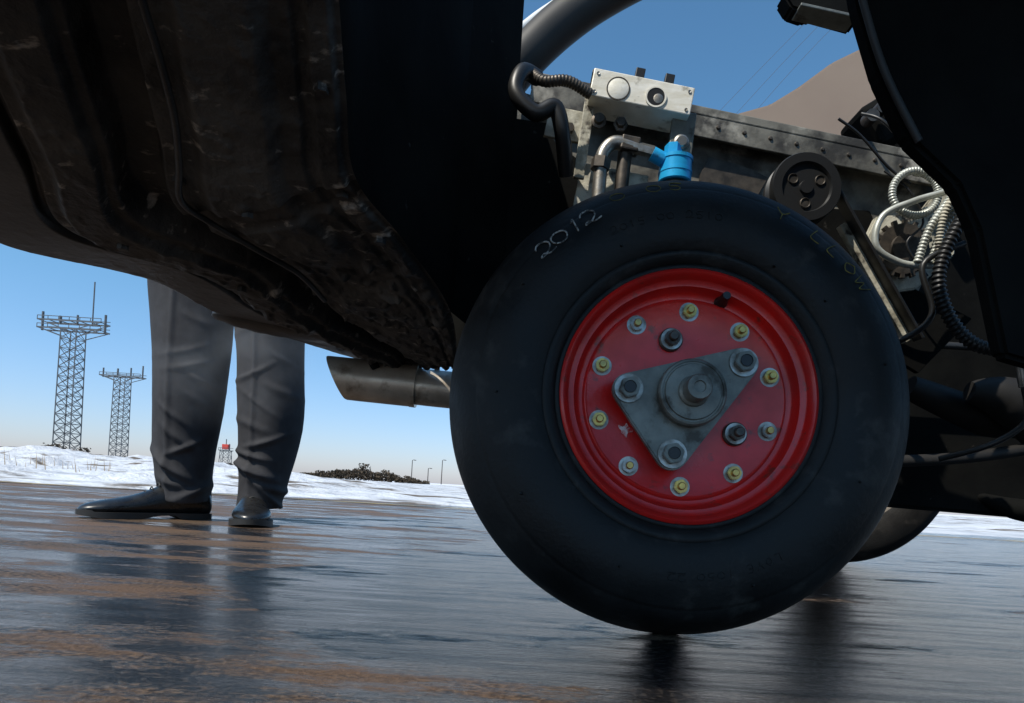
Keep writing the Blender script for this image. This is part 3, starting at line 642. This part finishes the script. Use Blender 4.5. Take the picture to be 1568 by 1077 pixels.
# ---------------------------------------------------------------- TOWERS & BACKGROUND
def beam_mesh(V, F, a, b, r, seg=4):
    a = Vector(a); b = Vector(b); d = (b-a).normalized(); u = d.orthogonal().normalized(); w = d.cross(u); o = len(V)
    for p in (a, b):
        for s in range(seg):
            t = 2*math.pi*s/seg; V.append(p+(u*math.cos(t)+w*math.sin(t))*r)
    for s in range(seg): F.append((o+s, o+(s+1)%seg, o+seg+(s+1)%seg, o+seg+s))
def tower(name, x, y, h, wb, wt, nb, plat, pw, ants, m=M_tower, r=.16):
    par = empty(name); V = []; F = []
    def cor(z, k):
        w = (wb+(wt-wb)*z/h)/2; sx, sy = ((-1,-1),(1,-1),(1,1),(-1,1))[k]
        return (x+sx*w, y+sy*w, z)
    for k in range(4): beam_mesh(V, F, cor(-.1, k), cor(h, k), r)
    for i in range(nb):
        z0, z1 = h*i/nb, h*(i+1)/nb
        for k in range(4):
            beam_mesh(V, F, cor(z0, k), cor(z1, (k+1)%4), r*.6); beam_mesh(V, F, cor(z1, k), cor(z0, (k+1)%4), r*.6)
            beam_mesh(V, F, cor(z1, k), cor(z1, (k+1)%4), r*.6)
    addmesh('lattice', V, F, m, par, smooth=False)
    V = []; F = []
    for z in plat:
        for sx in (-1, 1):
            beam_mesh(V, F, (x-pw/2, y+sx*wt/2, z), (x+pw/2, y+sx*wt/2, z), r*1.6)
            beam_mesh(V, F, (x-pw/2, y+sx*wt/2, z+1.1), (x+pw/2, y+sx*wt/2, z+1.1), r*.8)
            beam_mesh(V, F, (x-pw/2, y+sx*wt/2, z), (x-pw/8, y+sx*wt/2, z-pw*.12), r*.9); beam_mesh(V, F, (x+pw/2, y+sx*wt/2, z), (x+pw/8, y+sx*wt/2, z-pw*.12), r*.9)
        for i in range(7):
            xx = x-pw/2+pw*i/6; beam_mesh(V, F, (xx, y-wt/2, z), (xx, y+wt/2, z), r*.8); beam_mesh(V, F, (xx, y-wt/2, z), (xx, y-wt/2, z+1.1), r*.6)
    addmesh('platform', V, F, m, par, smooth=False)
    V = []; F = []
    for dx, z0, z1, rr in ants: beam_mesh(V, F, (x+dx, y, z0), (x+dx, y, z1), rr, 6)
    addmesh('antennas', V, F, m, par, smooth=False)
    return par
tower('lattice_tower', -131, 200, 38.5, 5.0, 4.5, 14, [38.5, 40.8], 18.5, [(-9.2,38,43.5,.35),(9.2,38,43.5,.35),(5.4,40,53,.2),(-4,40,42.5,.4),(1,40,43,.3)], r=.17)
tower('lattice_tower', -150.5, 260, 33.5, 4.7, 4.2, 13, [33.5], 15.5, [(-7.5,33,36.5,.3),(7.5,33,38,.3),(-2,34,36.5,.35),(3,34,37,.3)], r=.17)
t3 = tower('lattice_tower', -126.5, 300, 9, 4.2, 3.6, 3, [9], 5, [(0,9,14,.2),(1.5,9,12,.2)], M_tower, .14)
o_ = box('equipment_cabin', (-126.5, 300, 10.6), (2.6,2.6,2.2), M_redpaint, t3, bevel=.05)
rb = random.Random(3); V = []; F = []
def clump(V, F, cx, cy, cz, r, rb):
    o = len(V); n = 5
    for k in range(n): V.append((cx+rb.uniform(-r, r), cy+rb.uniform(-r, r), cz+rb.uniform(-r*.6, r)))
    for k in range(n-2): F.append((o+k, o+k+1, o+k+2))
for i in range(6200):
    x = rb.uniform(-1, 1); hh = (.60*(1-abs(x)**1.6)+.30*noise.noise(Vector((x*4,2,0)))+.30*noise.noise(Vector((x*14,5,0))))+.14
    clump(V, F, -13.0+x*5.6, 60+rb.uniform(-1.2,1.2), rb.random()**.8*max(.08,hh)*1.15, rb.uniform(.06,.16), rb)
for i in range(160): clump(V, F, -13.1+rb.gauss(0,.22), 60+rb.uniform(-.3,.3), .6+rb.uniform(0,.85), .11, rb)
addmesh('debris_pile', V, F, M_dirt, smooth=False)
V = []; F = []
for i in range(3600):
    g = rb.random(); x = -118+g*78; hh = 1.4+1.8*abs(noise.noise(Vector((x*.15, 0, 0))))*2
    if noise.noise(Vector((x*.09, 5, 0))) < -.05: hh *= .5
    clump(V, F, x-18, 150+rb.uniform(-3,3), rb.random()*hh, rb.uniform(.25,.6), rb)
addmesh('bushes', V, F, M_dirt, smooth=False)
V = []; F = []
for i in range(2600):
    x = rb.uniform(-16, -3); y = rb.uniform(5, 16)
    if noise.noise(Vector((x*.8, y*.6, 0))) < .22: continue
    z = .0; a = rb.uniform(-.03,.03); hgt = rb.uniform(.10,.26)
    o = len(V); V += [(x, y, z), (x+.012, y, z), (x+a, y+rb.uniform(-.03,.03), z+hgt)]; F.append((o, o+1, o+2))
addmesh('dead_grass', V, F, mat('dead_grass_blades', (.26,.18,.09), .9), smooth=False)
shed = empty('low_hangar')
box('walls', (-150, 190, 1.2), (46,12,2.6), mat('shed_wall', (.10,.09,.085), .8, c2=(.14,.12,.11), nscale=.5), shed, bevel=.05)
box('roof', (-150, 190, 2.75), (48,14,.5), mat('shed_roof', (.05,.04,.038), .7), shed, bevel=.05)
for i in range(6): box('door_%d' % i, (-168+i*7.5, 183.95, 1.0), (4,.1,1.8), M_black, shed, bevel=0)
for i, (x, h, arm) in enumerate(((-22.2,5.0,1),(-18.6,3.4,0),(-15.6,5.4,1))):
    lp = empty('street_lamp'); tube('pole', [(x,150,0),(x,150,h*.98)], [.11,.08], M_wood, lp, 8, k=1)
    tube('arm', [(x,150,h*.97),(x+.2,150,h),(x+.5,150,h)], .06, M_wood, lp, 6, k=2); box('lamp_head', (x+.6,150,h-.05), (.45,.3,.15), M_wood, lp, bevel=.03)
pl = empty('power_lines')
for i in range(3):
    tube('wire_%d' % i, [(16-i*1.5,90,34+i*2),(36,88,60+i*2.2),(58,86,82+2.5*i)], .022, M_wood, pl, 6, k=10)

# ---------------------------------------------------------------- LIGHT & CAMERA
sd = Vector((-.56,-.48,1.0)).normalized()
sun = bpy.data.lights.new('sun', 'SUN'); sun.energy = 5.0; sun.angle = R(.5); sun.color = (1,.94,.84)
so = bpy.data.objects.new('sun', sun); COL.objects.link(so); so.rotation_euler = sd.to_track_quat('Z','Y').to_euler()
w = bpy.data.worlds.new('World'); S.world = w; w.use_nodes = True; nt = w.node_tree; WN = nt.nodes; WL = nt.links
sky = WN.new('ShaderNodeTexSky'); sky.sky_type = 'NISHITA'; sky.sun_disc = False
sky.sun_elevation = math.asin(sd.z); sky.sun_rotation = math.atan2(sd.x, sd.y)
sky.air_density = 1.0; sky.dust_density = .6; sky.ozone_density = 2.5; sky.altitude = 200
wtc = WN.new('ShaderNodeTexCoord'); wsx = WN.new('ShaderNodeSeparateXYZ'); WL.new(wtc.outputs['Generated'], wsx.inputs[0])
wmr = WN.new('ShaderNodeMapRange'); wmr.inputs['From Min'].default_value = 0; wmr.inputs['From Max'].default_value = .28; WL.new(wsx.outputs['Z'], wmr.inputs['Value'])
tc_ = WN.new('ShaderNodeMix'); tc_.data_type = 'RGBA'; tc_.inputs['A'].default_value = (.90,.93,1.24,1); tc_.inputs['B'].default_value = (.74,1.12,1.20,1)
WL.new(wmr.outputs['Result'], tc_.inputs['Factor'])
tint = WN.new('ShaderNodeMix'); tint.data_type = 'RGBA'; tint.blend_type = 'MULTIPLY'; tint.inputs['Factor'].default_value = 1
WL.new(sky.outputs['Color'], tint.inputs['A']); WL.new(tc_.outputs['Result'], tint.inputs['B'])
bg = WN['Background']; bg.inputs['Strength'].default_value = .135
WL.new(tint.outputs['Result'], bg.inputs['Color'])
cam = bpy.data.cameras.new('camera'); cam.sensor_width = 36; cam.lens = 24.0; cam.shift_y = .1333
cam.clip_start = .01; cam.clip_end = 9000
co = bpy.data.objects.new('camera', cam); COL.objects.link(co)
r_ = R(3.47)
X = Vector((math.cos(r_), 0, math.sin(r_))); Yv = Vector((-math.sin(r_), 0, math.cos(r_))); Z = Vector((0,-1,0))
co.matrix_world = Matrix(((X.x,Yv.x,Z.x,0),(X.y,Yv.y,Z.y,0),(X.z,Yv.z,Z.z,.148),(0,0,0,1)))
S.camera = co
S.view_settings.view_transform = 'Standard'; S.view_settings.look = 'None'; S.view_settings.exposure = 0
